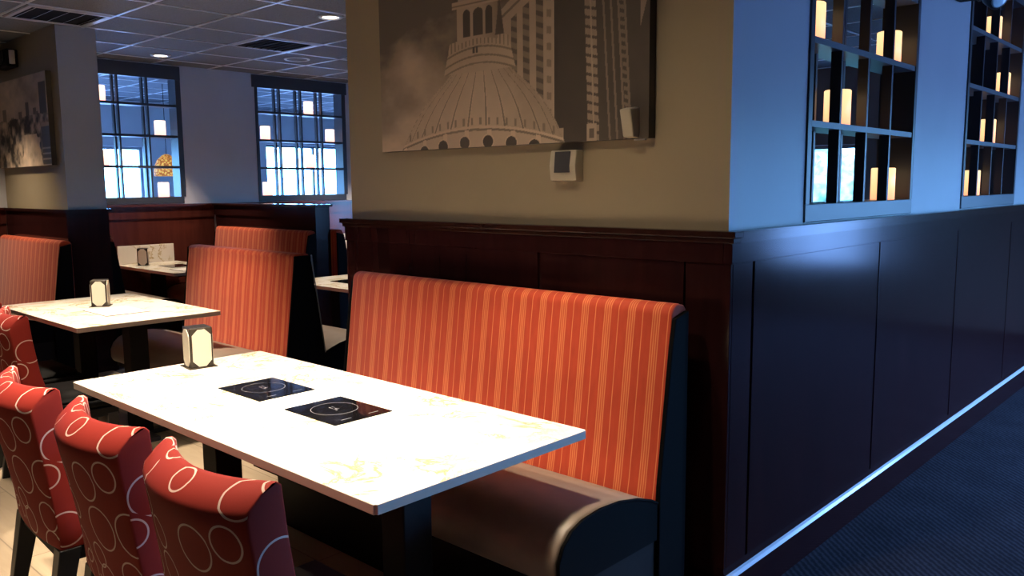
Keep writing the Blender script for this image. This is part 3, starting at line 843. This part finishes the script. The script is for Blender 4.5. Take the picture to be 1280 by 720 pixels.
candle(XF, 5.22, 2, 3, 'topmost amber candle of the lattice at the right picture edge')
candle(XF, 5.22, 3, 2, 'amber candle second from the top in the lattice at the right picture edge')
candle(XF, 5.22, 2, 1, 'amber candle third from the top in the lattice at the right picture edge')
candle(XF, 5.22, 1, 0, 'lowest amber candle of the lattice at the right picture edge')
candle(XL, 2.88, 1, 3, 'topmost candle of the far left lattice')
candle(XL, 2.88, 3, 2, 'candle right of centre on the middle shelf of the far left lattice')
candle(XL, 2.88, 1, 1, 'candle on the lower left shelf of the far left lattice')
candle(XL, 2.88, 3, 0, 'candle on the bottom rail of the far left lattice')
candle(XL, 4.99, 2, 3, 'topmost candle of the far lattice next to the beige wall')
candle(XL, 4.99, 0, 2, 'left candle on the middle shelf of the far lattice next to the beige wall')
candle(XL, 4.99, 3, 2, 'right candle on the middle shelf of the far lattice next to the beige wall')
candle(XL, 4.99, 2, 1, 'faint candle on the lower shelf of the far lattice next to the beige wall')
candle(XL, 4.99, 0, 0, 'candle on the bottom rail of the far lattice next to the beige wall')

# wicker pendant in the outer room
def wick_b(n, b):
    wv = N(n, 'ShaderNodeTexVoronoi'); wv.inputs['Scale'].default_value = 40; n.links.new(objc(n), wv.inputs['Vector'])
    c = ramp(n, wv.outputs['Distance'], [(.2, (1, .55, .12)), (.6, (.35, .12, .02))])
    n.links.new(c, b.inputs['Base Color']); n.links.new(c, b.inputs['Emission Color']); b.inputs['Emission Strength'].default_value = .9
t = thing('wicker_pendant', 'woven amber pendant lamp hanging beyond the far left lattice', 'pendant lamp', (-10.2, 4.70, 1.66))
obj('lamp_shade', lathe([(.15, 0), (.155, .03), (.145, .12), (.11, .20), (.05, .255), (.02, .27)], 28), mat('woven_cane', (.5, .3, .1), .7, build=wick_b), t, smooth=True)
obj('cord', lathe([(.004, .26), (.004, ZC-1.66)], 8), M_black, t)
# garden beyond the back wall window
def leaf_b(n, b):
    a = noise(n, objc(n), 6, 5); n.links.new(ramp(n, a, [(.35, (.05, .13, .06)), (.65, (.25, .45, .28))]), b.inputs['Base Color'])
struct('ground_outside', boxes([(-30, 30, YB+.3, 40, -.12, -.02), (XR+.3, 30, -10, YB+.3, -.12, -.02), (-30, XO-.3, -10, YB+.3, -.12, -.02)]), mat('pavement', (.3, .3, .3), .9))
ML = mat('garden_leaves', rough=.8, build=leaf_b)
for x, y, r in ((-4.9, 13.5, 1.1), (-7.0, 15.6, 1.3)):
    bm = bmesh.new(); bmesh.ops.create_icosphere(bm, subdivisions=4, radius=r)
    for v in bm.verts:
        n3 = math.sin(v.co.x*9)*math.sin(v.co.y*8+1)*math.sin(v.co.z*10+2); v.co *= 1+.18*n3; v.co.z = max(v.co.z, -r*.8)
    o = obj('garden_shrub', bm, ML, None, smooth=True, loc=(x, y, r*.8-.02)); tag(o, 'rounded shrub outside the bright pane of the nearest lattice, %s' % ('nearer' if y < 14 else 'farther'), 'shrub')
